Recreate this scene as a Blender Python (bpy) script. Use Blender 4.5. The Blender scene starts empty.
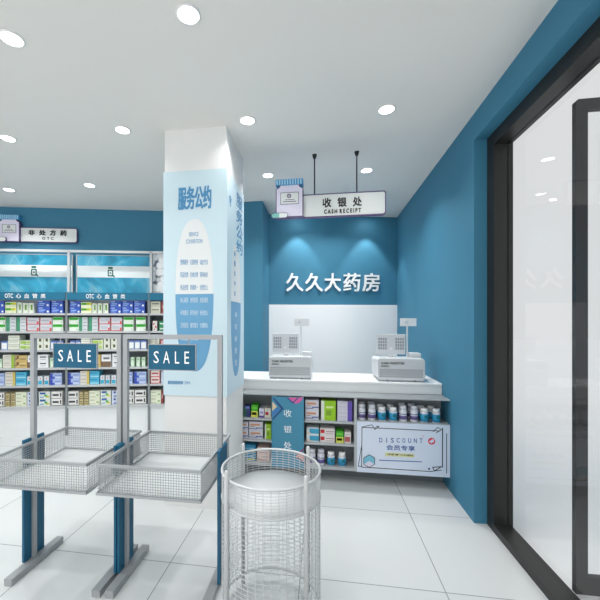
import bpy, bmesh, math, random
from mathutils import Matrix, Vector
random.seed(7)
SC = bpy.context.scene
COL = SC.collection
R = math.radians
PI = math.pi

# ------------------------------------------------------------------ camera
TH = R(8.6)                     # the camera is turned 8.6 degrees left of the room's depth axis
CT, ST = math.cos(TH), math.sin(TH)
EYE = 1.5
FPX, CX, CY = 350.0, 268.0, 320.0
cam_d = bpy.data.cameras.new('camera')
cam = bpy.data.objects.new('camera', cam_d)
COL.objects.link(cam)
cam.location = (0, 0, EYE)
cam.rotation_euler = (PI / 2, 0, TH)
cam_d.sensor_width = 36
cam_d.lens = FPX / 600 * 36
cam_d.shift_x = (300 - CX) / 600
cam_d.shift_y = (CY - 300) / 600
cam_d.clip_start = 0.05
SC.camera = cam

# ------------------------------------------------------------------ world, exposure
w = bpy.data.worlds.new('world')
SC.world = w
w.use_nodes = True
wn = w.node_tree
wn.nodes['Background'].inputs[0].default_value = (0.985, 0.995, 1.0, 1)
wn.nodes['Background'].inputs[1].default_value = 0.78
SC.view_settings.view_transform = 'Standard'
SC.view_settings.look = 'None'
SC.view_settings.exposure = 0.0
SC.view_settings.gamma = 1.0
SC.view_settings.use_curve_mapping = False
DOWN_W = 4.7                    # watts of one ceiling downlight
SPOT_W = 34.0                    # watts of one wall washer

sd = bpy.data.lights.new('sun', 'SUN'); sd.energy = 0.3; sd.angle = R(6)
so_ = bpy.data.objects.new('sun', sd); COL.objects.link(so_); so_.rotation_euler = (0, R(-3), 0); so_.location = (8, 0, 9)
# unseen area light added behind the viewer as soft frontal fill
ad = bpy.data.lights.new('frontal_fill', 'AREA'); ad.shape = 'RECTANGLE'; ad.size = 8.4; ad.size_y = 2.8; ad.energy = 60
ad.color = (1.0, 1.0, 0.99)
ao = bpy.data.objects.new('frontal_fill', ad); COL.objects.link(ao)
ao.location = (-3.1, -2.7, 1.5); ao.rotation_euler = (R(90), 0, 0)

# ------------------------------------------------------------------ layout helpers
def ray(px, py):
    rx, rz = (px - CX) / FPX, (CY - py) / FPX
    return (rx * CT - ST, rx * ST + CT, rz)
def on_b(px, py, b):            # point on the plane y = b -> (x, z)
    d = ray(px, py); t = b / d[1]
    return d[0] * t, EYE + d[2] * t
def on_a(px, py, a):            # point on the plane x = a -> (y, z)
    d = ray(px, py); t = a / d[0]
    return d[1] * t, EYE + d[2] * t
def on_z(px, py, z):
    d = ray(px, py); t = (z - EYE) / d[2]
    return d[0] * t, d[1] * t
PHI = R(13.53)                  # the long wall and the alcove wall are turned by this much
UX, UY = math.cos(PHI), math.sin(PHI)
NX, NY = UY, -UX
P0 = (-4.269, 4.116)            # a point of the long wall
P1 = (1.118, 5.428)             # the corner alcove wall / right wall
def on_w(px, py, P, off):       # point on the turned wall through P, `off` in front -> (s, z)
    d = ray(px, py)
    t = (P[0] * NX + P[1] * NY + off) / (d[0] * NX + d[1] * NY)
    x, y = d[0] * t - P[0], d[1] * t - P[1]
    return x * UX + y * UY, EYE + d[2] * t
def wpt(P, s, off, z=0.0):
    return (P[0] + UX * s + NX * off, P[1] + UY * s + NY * off, z)

# ------------------------------------------------------------------ materials
def lin(c):
    c = c / 255.0
    return c / 12.92 if c <= 0.04045 else ((c + 0.055) / 1.055) ** 2.4
MATS = {}
def mat(name, rgb, rough=0.5, metal=0.0, var=0.03, scale=8.0, coat=0.0, emit=0.0, bump=0.0):
    if name in MATS: return MATS[name]
    m = bpy.data.materials.new(name); m.use_nodes = True
    nt = m.node_tree; p = nt.nodes['Principled BSDF']
    c = tuple(lin(v) for v in rgb)
    tc = nt.nodes.new('ShaderNodeTexCoord')
    nz = nt.nodes.new('ShaderNodeTexNoise'); nz.inputs['Scale'].default_value = scale; nz.inputs['Detail'].default_value = 3
    nt.links.new(tc.outputs['Object'], nz.inputs['Vector'])
    mx = nt.nodes.new('ShaderNodeMix'); mx.data_type = 'RGBA'
    mx.inputs['A'].default_value = (*[v * (1 - var) for v in c], 1)
    mx.inputs['B'].default_value = (*[min(1, v * (1 + var)) for v in c], 1)
    nt.links.new(nz.outputs['Fac'], mx.inputs['Factor'])
    nt.links.new(mx.outputs['Result'], p.inputs['Base Color'])
    p.inputs['Roughness'].default_value = rough
    p.inputs['Metallic'].default_value = metal
    p.inputs['Coat Weight'].default_value = coat
    if emit:
        p.inputs['Emission Color'].default_value = (*c, 1); p.inputs['Emission Strength'].default_value = emit
    if bump:
        b = nt.nodes.new('ShaderNodeBump'); b.inputs['Strength'].default_value = bump; b.inputs['Distance'].default_value = 0.002
        nz2 = nt.nodes.new('ShaderNodeTexNoise'); nz2.inputs['Scale'].default_value = 300
        nt.links.new(tc.outputs['Object'], nz2.inputs['Vector'])
        nt.links.new(nz2.outputs['Fac'], b.inputs['Height']); nt.links.new(b.outputs['Normal'], p.inputs['Normal'])
    MATS[name] = m
    return m

m_blue = mat('blue_wall_paint', (58, 124, 153), 0.7, var=0.015, scale=2, bump=0.05)
m_white_paint = mat('white_wall_paint', (242, 243, 244), 0.6, var=0.01, scale=2)
m_ceil = mat('ceiling_paint', (229, 228, 224), 0.8, var=0.01, scale=2)
m_pillar = mat('pillar_paint', (232, 233, 232), 0.6, var=0.01)
m_counter = mat('white_laminate', (228, 231, 232), 0.35, var=0.01)
m_cshelf = mat('shaded_shelf_laminate', (176, 181, 184), 0.4, var=0.01)  # greyed to carry the shade below the worktop
m_cback = mat('shaded_back_laminate', (140, 146, 150), 0.5, var=0.01)  # shade of the open shelf interior put into the colour
m_top = mat('white_worktop', (246, 247, 248), 0.25, var=0.01)
m_shelfgrey = mat('light_grey_metal', (186, 190, 192), 0.4, 0.2)
m_post = mat('grey_upright', (128, 134, 138), 0.45, 0.3)
m_dark = mat('shelf_back_grey', (112, 120, 124), 0.7)
m_frame = mat('black_aluminium', (42, 42, 42), 0.45, 0.2, var=0.05)
m_steel = mat('satin_silver_metal', (160, 163, 166), 0.4, 0.25)
m_wire = mat('silver_wire', (160, 164, 166), 0.4, 0.25)
m_tray = mat('grey_tray', (196, 199, 200), 0.5, 0.1)
m_teal = mat('teal_panel', (0, 88, 120), 0.6)
m_header = mat('teal_header', (8, 104, 136), 0.6)
m_letter = mat('white_letter', (250, 250, 250), 0.4)
m_black = mat('black_print', (30, 32, 36), 0.5)
m_wrap = mat('pale_blue_film', (206, 228, 238), 0.45, var=0.01)
m_egg_w = mat('warm_white_print', (230, 234, 235), 0.45, var=0.01)
m_egg_b = mat('mid_blue_print', (104, 164, 204), 0.45, var=0.01)
m_wtext = mat('heading_blue_print', (78, 146, 192), 0.45)
m_ltext = mat('pale_print', (214, 230, 240), 0.45)
m_sgrey = mat('small_grey_print', (128, 158, 180), 0.5)
m_board = mat('sign_white', (226, 230, 228), 0.4, var=0.01)
m_purple = mat('purple_outline', (92, 72, 118), 0.4)
m_jar = mat('lilac_jar', (226, 222, 240), 0.35, var=0.01)
m_cap = mat('cap_blue', (72, 150, 200), 0.4)
m_capl = mat('cap_pale_stripe', (170, 214, 236), 0.4)
m_mint = mat('mint_capsule', (120, 190, 180), 0.4)
m_reg = mat('register_plastic', (204, 207, 210), 0.4, var=0.01)
m_reg2 = mat('register_side_plastic', (222, 224, 226), 0.4, var=0.01)
m_slot = mat('vent_grey', (66, 72, 80), 0.6)
m_vent = mat('vent_pale_grey', (146, 151, 156), 0.6)
m_rod = mat('black_rod', (24, 24, 26), 0.4, 0.4)
m_poster = mat('banner_blue', (66, 138, 168), 0.5, var=0.01)
m_navy = mat('navy_print', (32, 74, 128), 0.5)
m_pblue = mat('print_blue', (60, 120, 190), 0.5)
m_pink = mat('pink_print', (216, 96, 160), 0.5)
m_peach = mat('peach_print', (226, 200, 164), 0.5)
m_disc = mat('pale_lavender_panel', (216, 226, 242), 0.4, var=0.01)
m_dtext = mat('slate_blue_print', (62, 98, 168), 0.5)
m_yellow = mat('yellow_print', (226, 214, 70), 0.5)
m_red = mat('red_print', (222, 84, 104), 0.5)
m_cube = mat('cube_print', (120, 190, 216), 0.5)
m_icon = mat('icon_green', (30, 104, 88), 0.5)
m_lamp = mat('lamp_lens', (255, 255, 255), 0.4, emit=9.0)
m_trim = mat('lamp_trim', (240, 240, 240), 0.5)
m_paper = mat('poster_white_band', (238, 246, 248), 0.4, var=0.01)

def mat_floor():
    m = bpy.data.materials.new('floor_tile'); m.use_nodes = True
    nt = m.node_tree; p = nt.nodes['Principled BSDF']
    tc = nt.nodes.new('ShaderNodeTexCoord')
    mp = nt.nodes.new('ShaderNodeMapping'); mp.inputs['Location'].default_value = (0.12, 0.35, 0)
    br = nt.nodes.new('ShaderNodeTexBrick'); br.offset = 0.0; br.squash = 1.0
    br.inputs['Scale'].default_value = 1.0
    br.inputs['Color1'].default_value = (lin(206), lin(209), lin(210), 1)
    br.inputs['Color2'].default_value = (lin(201), lin(205), lin(206), 1)
    br.inputs['Mortar'].default_value = (lin(140), lin(145), lin(148), 1)
    br.inputs['Mortar Size'].default_value = 0.003
    br.inputs['Mortar Smooth'].default_value = 0.1
    br.inputs['Brick Width'].default_value = 0.8; br.inputs['Row Height'].default_value = 0.8
    nt.links.new(tc.outputs['Object'], mp.inputs['Vector']); nt.links.new(mp.outputs['Vector'], br.inputs['Vector'])
    nt.links.new(br.outputs['Color'], p.inputs['Base Color'])
    p.inputs['Roughness'].default_value = 0.22
    return m
def mat_sky_poster():
    m = bpy.data.materials.new('teal_water_print'); m.use_nodes = True
    nt = m.node_tree; p = nt.nodes['Principled BSDF']
    tc = nt.nodes.new('ShaderNodeTexCoord')
    nz = nt.nodes.new('ShaderNodeTexNoise'); nz.inputs['Scale'].default_value = 3.2; nz.inputs['Detail'].default_value = 5; nz.inputs['Distortion'].default_value = 0.9
    cr = nt.nodes.new('ShaderNodeValToRGB')
    e = cr.color_ramp.elements
    e[0].position = 0.32; e[0].color = (lin(28), lin(128), lin(160), 1)
    e[1].position = 0.75; e[1].color = (lin(150), lin(206), lin(222), 1)
    x = e.new(0.5); x.color = (lin(44), lin(160), lin(196), 1)
    nt.links.new(tc.outputs['Object'], nz.inputs['Vector']); nt.links.new(nz.outputs['Fac'], cr.inputs['Fac'])
    nt.links.new(cr.outputs['Color'], p.inputs['Base Color']); p.inputs['Roughness'].default_value = 0.4
    return m
def mat_pills():
    m = bpy.data.materials.new('tablet_print'); m.use_nodes = True
    nt = m.node_tree; p = nt.nodes['Principled BSDF']
    tc = nt.nodes.new('ShaderNodeTexCoord')
    vo = nt.nodes.new('ShaderNodeTexVoronoi'); vo.inputs['Scale'].default_value = 13
    cr = nt.nodes.new('ShaderNodeValToRGB'); e = cr.color_ramp.elements
    e[0].position = 0.5; e[0].color = (lin(238), lin(240), lin(242), 1)
    e[1].position = 0.8; e[1].color = (lin(60), lin(84), lin(100), 1)
    x = e.new(0.62); x.color = (lin(200), lin(204), lin(210), 1)
    nt.links.new(tc.outputs['Object'], vo.inputs['Vector']); nt.links.new(vo.outputs['Distance'], cr.inputs['Fac'])
    nt.links.new(cr.outputs['Color'], p.inputs['Base Color']); p.inputs['Roughness'].default_value = 0.4
    return m
def mat_glass():
    m = bpy.data.materials.new('clear_glass'); m.use_nodes = True
    nt = m.node_tree; nt.nodes.clear()
    out = nt.nodes.new('ShaderNodeOutputMaterial'); mx = nt.nodes.new('ShaderNodeMixShader')
    tr = nt.nodes.new('ShaderNodeBsdfTransparent'); tr.inputs[0].default_value = (0.985, 0.99, 0.99, 1)
    gl = nt.nodes.new('ShaderNodeBsdfGlossy'); gl.inputs['Roughness'].default_value = 0.0
    fr = nt.nodes.new('ShaderNodeFresnel'); fr.inputs['IOR'].default_value = 1.38
    ge = nt.nodes.new('ShaderNodeNewGeometry'); iv = nt.nodes.new('ShaderNodeMath'); iv.operation = 'SUBTRACT'; iv.inputs[0].default_value = 1.0
    mu = nt.nodes.new('ShaderNodeMath'); mu.operation = 'MULTIPLY'
    nt.links.new(ge.outputs['Backfacing'], iv.inputs[1]); nt.links.new(fr.outputs[0], mu.inputs[0]); nt.links.new(iv.outputs[0], mu.inputs[1])
    nt.links.new(mu.outputs[0], mx.inputs[0]); nt.links.new(tr.outputs[0], mx.inputs[1]); nt.links.new(gl.outputs[0], mx.inputs[2])
    nt.links.new(mx.outputs[0], out.inputs[0])
    return m
m_floor, m_sky, m_pills, m_glass = mat_floor(), mat_sky_poster(), mat_pills(), mat_glass()

# ------------------------------------------------------------------ mesh builder
class MB:
    def __init__(s): s.v, s.f, s.i, s.sm = [], [], [], []
    def add(s, vs, fs, mi=0, smooth=False):
        o = len(s.v); s.v += [tuple(v) for v in vs]
        for f in fs: s.f.append([o + k for k in f]); s.i.append(mi); s.sm.append(smooth)
        return s
    def box(s, x0, x1, y0, y1, z0, z1, mi=0):
        vs = [(x, y, z) for z in (z0, z1) for y in (y0, y1) for x in (x0, x1)]
        return s.add(vs, [(0, 2, 3, 1), (4, 5, 7, 6), (0, 1, 5, 4), (2, 6, 7, 3), (0, 4, 6, 2), (1, 3, 7, 5)], mi)
    def poly(s, pts, y0, y1, mi=0):             # polygon in x/z, front at y0, back at y1
        n = len(pts)
        ar = sum(pts[k][0] * pts[(k + 1) % n][1] - pts[(k + 1) % n][0] * pts[k][1] for k in range(n))
        if ar < 0: pts = pts[::-1]
        vs = [(p[0], y0, p[1]) for p in pts] + [(p[0], y1, p[1]) for p in pts]
        return s.add(vs, [list(range(n)), list(range(n, 2 * n))[::-1]] + [(k, k + n, (k + 1) % n + n, (k + 1) % n) for k in range(n)], mi)
    def ring(s, outer, inner, y0, y1, mi=0):    # band between two outlines with the same point count
        n = len(outer)
        vs = [(p[0], y0, p[1]) for p in outer] + [(p[0], y0, p[1]) for p in inner] + [(p[0], y1, p[1]) for p in outer] + [(p[0], y1, p[1]) for p in inner]
        fs = []
        for k in range(n):
            j = (k + 1) % n
            fs += [(k, j, n + j, n + k), (2 * n + k, 3 * n + k, 3 * n + j, 2 * n + j), (k, 2 * n + k, 2 * n + j, j), (n + k, n + j, 3 * n + j, 3 * n + k)]
        return s.add(vs, fs, mi)
    def tube(s, p, q, r, n=8, mi=0, r2=None):
        p, q = Vector(p), Vector(q); d = (q - p).normalized()
        a = d.orthogonal().normalized(); b = d.cross(a)
        r2 = r if r2 is None else r2
        vs = [p + (a * math.cos(t) + b * math.sin(t)) * r for t in [2 * PI * k / n for k in range(n)]]
        vs += [q + (a * math.cos(t) + b * math.sin(t)) * r2 for t in [2 * PI * k / n for k in range(n)]]
        s.add(vs, [(k, (k + 1) % n, n + (k + 1) % n, n + k) for k in range(n)], mi, n > 5)
        return s.add(vs, [list(range(n))[::-1], list(range(n, 2 * n))], mi)
    def lathe(s, prof, cx=0, cy=0, n=20, mi=0):  # profile of (r, z)
        vs = [(cx + r * math.cos(2 * PI * k / n), cy + r * math.sin(2 * PI * k / n), z) for r, z in prof for k in range(n)]
        fs = [(j * n + k, j * n + (k + 1) % n, (j + 1) * n + (k + 1) % n, (j + 1) * n + k) for j in range(len(prof) - 1) for k in range(n)]
        s.add(vs, fs, mi, True)
        return s
    def hoop(s, cx, cy, z, rad, r, n=48, m=6, mi=0):
        vs, fs = [], []
        for k in range(n):
            t = 2 * PI * k / n
            for j in range(m):
                u = 2 * PI * j / m
                rr = rad + r * math.cos(u)
                vs.append((cx + rr * math.cos(t), cy + rr * math.sin(t), z + r * math.sin(u)))
        for k in range(n):
            for j in range(m):
                fs.append((k * m + j, ((k + 1) % n) * m + j, ((k + 1) % n) * m + (j + 1) % m, k * m + (j + 1) % m))
        return s.add(vs, fs, mi, True)
    def text(s, body, x0, x1, z0, z1, y, depth=0.001, mi=0, bold=0.0, spacing=1.0):   # fitted to the rectangle, facing -y
        cu = bpy.data.curves.new('t', 'FONT'); cu.body = body; cu.size = 1.0; cu.resolution_u = 2
        cu.space_character = spacing; cu.fill_mode = 'FRONT'
        ob = bpy.data.objects.new('t', cu); COL.objects.link(ob)
        bpy.context.view_layer.update()
        me = bpy.data.meshes.new_from_object(ob.evaluated_get(bpy.context.evaluated_depsgraph_get()))
        xs = [v.co.x for v in me.vertices]; ys = [v.co.y for v in me.vertices]
        if xs:
            ax, bx, ay, by = min(xs), max(xs), min(ys), max(ys)
            kx, kz = (x1 - x0) / max(1e-6, bx - ax), (z1 - z0) / max(1e-6, by - ay)
            bm = bmesh.new(); bm.from_mesh(me)
            if depth > 0:
                r = bmesh.ops.extrude_face_region(bm, geom=bm.faces[:])
                for g in r['geom']:
                    if isinstance(g, bmesh.types.BMVert): g.co.z += 1.0
            bm.verts.index_update()
            vs = [(x0 + (v.co.x - ax) * kx, y - depth * v.co.z, z0 + (v.co.y - ay) * kz) for v in bm.verts]
            fs = [[v.index for v in f.verts] for f in bm.faces]
            bm.free()
            if bold > 0:
                g = bold * 0.7 * (z1 - z0)
                sx_, sz_ = ((x1 - x0) - 2 * g) / (x1 - x0), ((z1 - z0) - 2 * g) / (z1 - z0)
                xm, zm = (x0 + x1) / 2, (z0 + z1) / 2
                for q_, (dx, dz) in enumerate(((-g, -g), (g, -g), (-g, g), (g, g), (0, 0))):
                    s.add([(xm + (a - xm) * sx_ + dx, b - 0.00015 * q_, zm + (c - zm) * sz_ + dz) for a, b, c in vs], fs, mi)
            else: s.add(vs, fs, mi)
        bpy.data.objects.remove(ob); bpy.data.meshes.remove(me); bpy.data.curves.remove(cu)
        return s
    def xf(s, M):
        s.v = [tuple(M @ Vector(v)) for v in s.v]; return s
    def build(s, name, mats, parent=None, loc=(0, 0, 0), rz=0.0, bevel=0.0, recalc=True):
        if not isinstance(mats, (list, tuple)): mats = [mats]
        me = bpy.data.meshes.new(name)
        me.from_pydata(s.v, [], s.f)
        for m in mats: me.materials.append(m)
        for p, i, sm in zip(me.polygons, s.i, s.sm): p.material_index = i; p.use_smooth = sm
        if recalc:
            bm = bmesh.new(); bm.from_mesh(me); bmesh.ops.recalc_face_normals(bm, faces=bm.faces[:]); bm.to_mesh(me); bm.free()
        ob = bpy.data.objects.new(name, me); COL.objects.link(ob)
        ob.location = loc; ob.rotation_euler = (0, 0, rz)
        if parent: ob.parent = parent
        if bevel:
            b = ob.modifiers.new('bevel', 'BEVEL'); b.width = bevel; b.segments = 2; b.limit_method = 'ANGLE'
        return ob
def tag(o, label=None, cat=None, group=None, kind=None):
    if label: o['label'] = label
    if cat: o['category'] = cat
    if group: o['group'] = group
    if kind: o['kind'] = kind
    return o
def empty(name, loc=(0, 0, 0), rz=0.0):
    o = bpy.data.objects.new(name, None); COL.objects.link(o)
    o.location = loc; o.rotation_euler = (0, 0, rz); o.empty_display_size = 0.1
    return o
def children(o): return [c for c in bpy.data.objects if c.parent == o]
def copy_tree(o, parent=None):
    c = o.copy(); COL.objects.link(c); c.parent = parent
    for ch in children(o): copy_tree(ch, c)
    return c
def struct(o): o['kind'] = 'structure'; return o
def rrect(x0, x1, z0, z1, r, n=4):
    pts = []
    for cx, cz, a in ((x1 - r, z1 - r, 0), (x0 + r, z1 - r, 90), (x0 + r, z0 + r, 180), (x1 - r, z0 + r, 270)):
        for k in range(n + 1):
            t = R(a + 90 * k / n); pts.append((cx + r * math.cos(t), cz + r * math.sin(t)))
    return pts
def disc(cx, cz, rx, rz, n=24, e=2.0):
    def sg(v): return (abs(v) ** (2 / e)) * (1 if v >= 0 else -1)
    return [(cx + rx * sg(math.cos(2 * PI * k / n)), cz + rz * sg(math.sin(2 * PI * k / n))) for k in range(n)]

# ------------------------------------------------------------------ room shell
H = 3.024
XR = 1.118                                     # face of the right wall
struct(MB().box(-7.5, 1.34, -2.6, 6.2, -0.06, 0.0).build('floor', m_floor))
struct(MB().box(-7.5, 1.34, -2.6, 6.2, H, H + 0.1).build('ceiling', m_ceil))
pv = MB().box(1.34, 30, -20, 30, -0.08, -0.02).build('pavement', mat('pavement_white', (244, 245, 246), 0.7)); struct(pv)
struct(MB().box(-2.6, 2.80, 0, 0.12, 0, H).build('wall_left', m_blue, loc=wpt(P0, 0, 0), rz=PHI))
struct(MB().box(-1.60, -0.738, 4.42, 5.4, 0, H).build('wall_partition', m_blue))
bw = struct(MB().box(-1.93, 0.0, 0, 0.12, 0, H).build('wall_back', m_blue, loc=wpt(P1, 0, 0), rz=PHI))
# white lower facing of the alcove wall
s0 = on_w(268, 305, P1, 0.012)[0]
struct(MB().box(s0, 0.0, -0.012, 0, 0, 1.722).build('wall_back_white_facing', m_white_paint, loc=wpt(P1, 0, 0), rz=PHI))
struct(MB().box(XR, XR + 0.20, 2.784, 5.6, 0, H).build('wall_right', m_blue))
struct(MB().box(XR, XR + 0.20, -2.6, 2.784, 2.83, H).build('wall_right_lintel', m_blue))

# glazing in the right wall
win = struct(empty('window_1', (1.29, 1.0, 0)))
def wbox(name, m, x0, x1, y0, y1, z0, z1, bevel=0):
    return MB().box(x0 - 1.29, x1 - 1.29, y0 - 1.0, y1 - 1.0, z0, z1).build(name, m, win, bevel=bevel)
wbox('window_frame', m_frame, 1.207, 1.33, 2.679, 2.784, 0, 2.83)
wbox('window_frame', m_frame, 1.207, 1.33, -2.6, 2.679, 2.742, 2.83)
wbox('window_frame', m_frame, 1.207, 1.33, -2.6, 2.679, 0, 0.05)
wbox('window_glass', m_glass, 1.291, 1.303, -2.6, 2.679, 0.05, 2.742)
# open glass door leaf standing outside, square to the glazing
BL = 2.145
AL = on_b(572, 300, BL + 0.03)[0]
AR = on_b(588, 300, BL)[0]
dr = struct(empty('door_1', (AL, BL, 0)))
sw = AR - AL
DW, DT = 0.92, 2.708
MB().poly([(0, 0), (sw, 0), (sw, DT), (0.012, DT), (0, DT - 0.012)], 0, 0.03).build('door_stile', m_frame, dr)
MB().box(DW - sw, DW, 0, 0.03, 0, DT).build('door_stile', m_frame, dr)
MB().box(sw, DW - sw, 0, 0.03, DT - 0.062, DT).build('door_rail', m_frame, dr)
MB().box(sw, DW - sw, 0, 0.03, 0, 0.10).build('door_rail', m_frame, dr)
MB().box(sw, DW - sw, 0.011, 0.019, 0.10, DT - 0.062).build('door_glass', m_glass, dr)

# ------------------------------------------------------------------ pillar
PX0, PX1, PY0, PY1 = -1.246, -0.734, 2.668, 3.262
struct(MB().box(PX0, PX1, PY0, PY1, 0, H).build('pillar', m_pillar))
ZT, ZB = 2.688, 0.897
wr = empty('pillar_wrap', ((PX0 + PX1) / 2, PY0, ZB))
tag(wr, 'pale blue printed wrap with white and blue ovals around the square pillar', 'poster')
ox, oy = (PX0 + PX1) / 2, PY0
t = 0.008
hw = (PX1 - PX0) / 2
m = MB().box(-hw - t, hw + t, -t, 0, 0, ZT - ZB)
m.box(hw, hw + t, 0, PY1 - PY0, 0, ZT - ZB); m.box(-hw - t, -hw, 0, PY1 - PY0, 0, ZT - ZB)
m.build('printed_film', m_wrap, wr)
def pf(px, py):
    x, z = on_b(px, py, PY0 - t); return x - ox, z - ZB
def pr(px, py):                                # right face: local "x" runs along depth
    y, z = on_a(px, py, PX1 + t); return y - PY0, z - ZB
def split_oval(cx, cz, rx, rz, zc, y, e=2.35, n=48):
    pts = disc(cx, cz, rx, rz, n, e)
    up = [p for p in pts if p[1] >= zc]; lo = [p for p in pts if p[1] < zc]
    xs = cx + rx * 0.999, cx - rx * 0.999
    up = sorted(up, key=lambda p: math.atan2(p[1] - zc + 1e-6, p[0] - cx))
    lo = sorted(lo, key=lambda p: math.atan2(p[1] - zc, p[0] - cx))
    a = MB().poly([(xs[0], zc)] + up + [(xs[1], zc)], y - 0.0012, y)
    b = MB().poly([(xs[1], zc)] + lo + [(xs[0], zc)], y - 0.0012, y)
    return a, b
xa, zt = pf(175.5, 220); xb, zb = pf(213.5, 372)
zc = pf(194, 294)[1]
a, b = split_oval((xa + xb) / 2, (zt + zb) / 2, (xb - xa) / 2, (zt - zb) / 2, zc, -t)
a.build('white_half_oval', m_egg_w, wr); b.build('blue_half_oval', m_egg_b, wr)
m = MB()
def ftext(mb, s, px0, py0, px1, py1, mi=0, bold=0.0, off=0.0, d=0.001):
    x0, z1 = pf(px0, py0); x1, z0 = pf(px1, py1)
    mb.text(s, x0, x1, z0, z1, -t - off, d, mi, bold)
ftext(m, '服务公约', 178, 187, 211.5, 208.5, 0, 0.03)
m.build('heading', m_wtext, wr)
m = MB()
ftext(m, 'SERVICE', 189, 232.3, 198.5, 236, 0, 0, 0.0012); ftext(m, 'CONVENTION', 186, 239.5, 202.5, 243.2, 0, 0, 0.0012)
rows = ['热情服务 礼貌待客 诚信守法', '药品优质 价格合理 明码标价', '依法经营 质量第一 信誉至上', '耐心解答 用药指导 顾客满意', '环境整洁 陈列有序 安全放心', '文明用语 微笑服务 方便群众', '接受监督 持续改进']
def three(mb, s, y, n=3):
    for g_, wd_ in enumerate(s.split(' ')[:n]): ftext(mb, wd_, (180.5, 190.3, 200.1)[g_], y, (188.3, 198.1, 207.9)[g_], y + 5.2, 0, 0.0, 0.0012)
for k, s in enumerate(rows[:3]): three(m, s, 259.5 + 12.6 * k)
ftext(m, '服务热线用药咨询', 168, 380.5, 183, 384.5, 0, 0.03); ftext(m, '24H', 184.5, 381, 190, 384.3)
m.build('small_print', m_wtext, wr)
m = MB()
for k, s in enumerate(rows[3:7]): three(m, s, 297.5 + 12.6 * k)
m.build('small_print', m_ltext, wr)
# right-hand face of the wrap (drawn in a local x/z frame, then turned)
MR = Matrix.Translation((hw, 0, 0)) @ Matrix.Rotation(PI / 2, 4, 'Z')
ya, zt = pr(231, 240); yb, zb = pr(240.5, 373)
zc = pr(235, 302)[1]
a, b = split_oval((ya + yb) / 2, (zt + zb) / 2, (yb - ya) / 2, (zt - zb) / 2, zc, -t)
a.xf(MR).build('white_half_oval', m_egg_w, wr); b.xf(MR).build('blue_half_oval', m_egg_b, wr)
m = MB()
for k, c in enumerate('服务公约'):
    y0, y1 = pr(236.4, 200)[0], pr(242.4, 200)[0]; z1, z0 = pr(239.6, 196 + 15 * k)[1], pr(239.6, 209.5 + 15 * k)[1]
    m.text(c, y0, y1, z0, z1, -t, 0.001, 0, 0.03)
y0, _ = pr(229.2, 200); y1, _ = pr(231.3, 200)
m.text('守', y0, y1, pr(230, 206)[1], pr(230, 195)[1], -t, 0.001, 0, 0.03)
m.xf(MR).build('heading', m_wtext, wr)
m = MB()
for k in range(5):
    y0, z1 = pr(234.6, 312 + 12 * k); y1, z0 = pr(236.8, 317 + 12 * k)
    m.text('诚信经营优'[k], y0, y1, z0, z1, -t - 0.0012, 0.001)
m.xf(MR).build('small_print', m_ltext, wr)
m = MB()
for k in range(5):
    y0, y1 = pr(233.8, 253)[0], pr(235.4, 253)[0]; z1, z0 = pr(234.5, 251 + 10 * k)[1], pr(234.5, 256 + 10 * k)[1]
    m.text('质服务守法'[k], y0, y1, z0, z1, -t - 0.0012, 0.001)
m.xf(MR).build('small_print', m_wtext, wr)

# ------------------------------------------------------------------ ceiling lights
def downlight(x, y, label, r=0.052, power=None, group='round ceiling downlights', spot=False, tilt=None):
    e = empty('ceiling_light', (x, y, H - 0.004))
    tag(e, label, 'ceiling light', group)
    MB().lathe([(r, 0.004), (r, -0.004), (r + 0.008, -0.004), (r + 0.010, 0.002)], n=28).build('trim_ring', m_trim, e, recalc=False)
    MB().lathe([(0.0005, -0.001), (r, -0.001)], n=28).build('lens', m_lamp, e)
    ld = bpy.data.lights.new('downlight_lamp', 'SPOT' if spot else 'AREA')
    if spot:
        ld.spot_size = R(68); ld.spot_blend = 0.35; ld.shadow_soft_size = 0.02
    else:
        ld.shape = 'DISK'; ld.size = r * 2
        ld.spread = R(125)
    ld.energy = power if power else DOWN_W
    ld.color = (1.0, 0.985, 0.96)
    if spot:
        l2 = bpy.data.lights.new('washer_glow', 'AREA'); l2.shape = 'DISK'; l2.size = r * 2; l2.energy = power * 0.02; l2.color = ld.color
        o2 = bpy.data.objects.new('lamp', l2); COL.objects.link(o2); o2.parent = e; o2.location = (0, 0, -0.012)
    lo = bpy.data.objects.new('lamp', ld); COL.objects.link(lo); lo.parent = e; lo.location = (0, 0, -0.012)
    if tilt: lo.rotation_euler = tilt
    return e
LP = [((8, 138), 'white round downlight in front row, leftmost'), ((122.6, 129.6), 'white round downlight in front row, left of the pillar top'),
      ((247.5, 120), 'white round downlight in front row, just right of the pillar top'), ((386.5, 109), 'white round downlight in front row, nearest the blue right wall'),
      ((9, 189.5), 'small round downlight in back row above the wall sign with a jar'), ((89.5, 185), 'small round downlight in back row above the shelves, left of pillar'),
      ((268, 175), 'small round downlight in back row above the jar on hanging sign'), ((366.5, 170), 'small round downlight in back row right of the hanging rods')]
for (p, l) in LP:
    x, y = on_z(p[0], p[1], H); downlight(x, y, l, power=DOWN_W * (0.8 if 'front' in l else 2.2))
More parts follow.
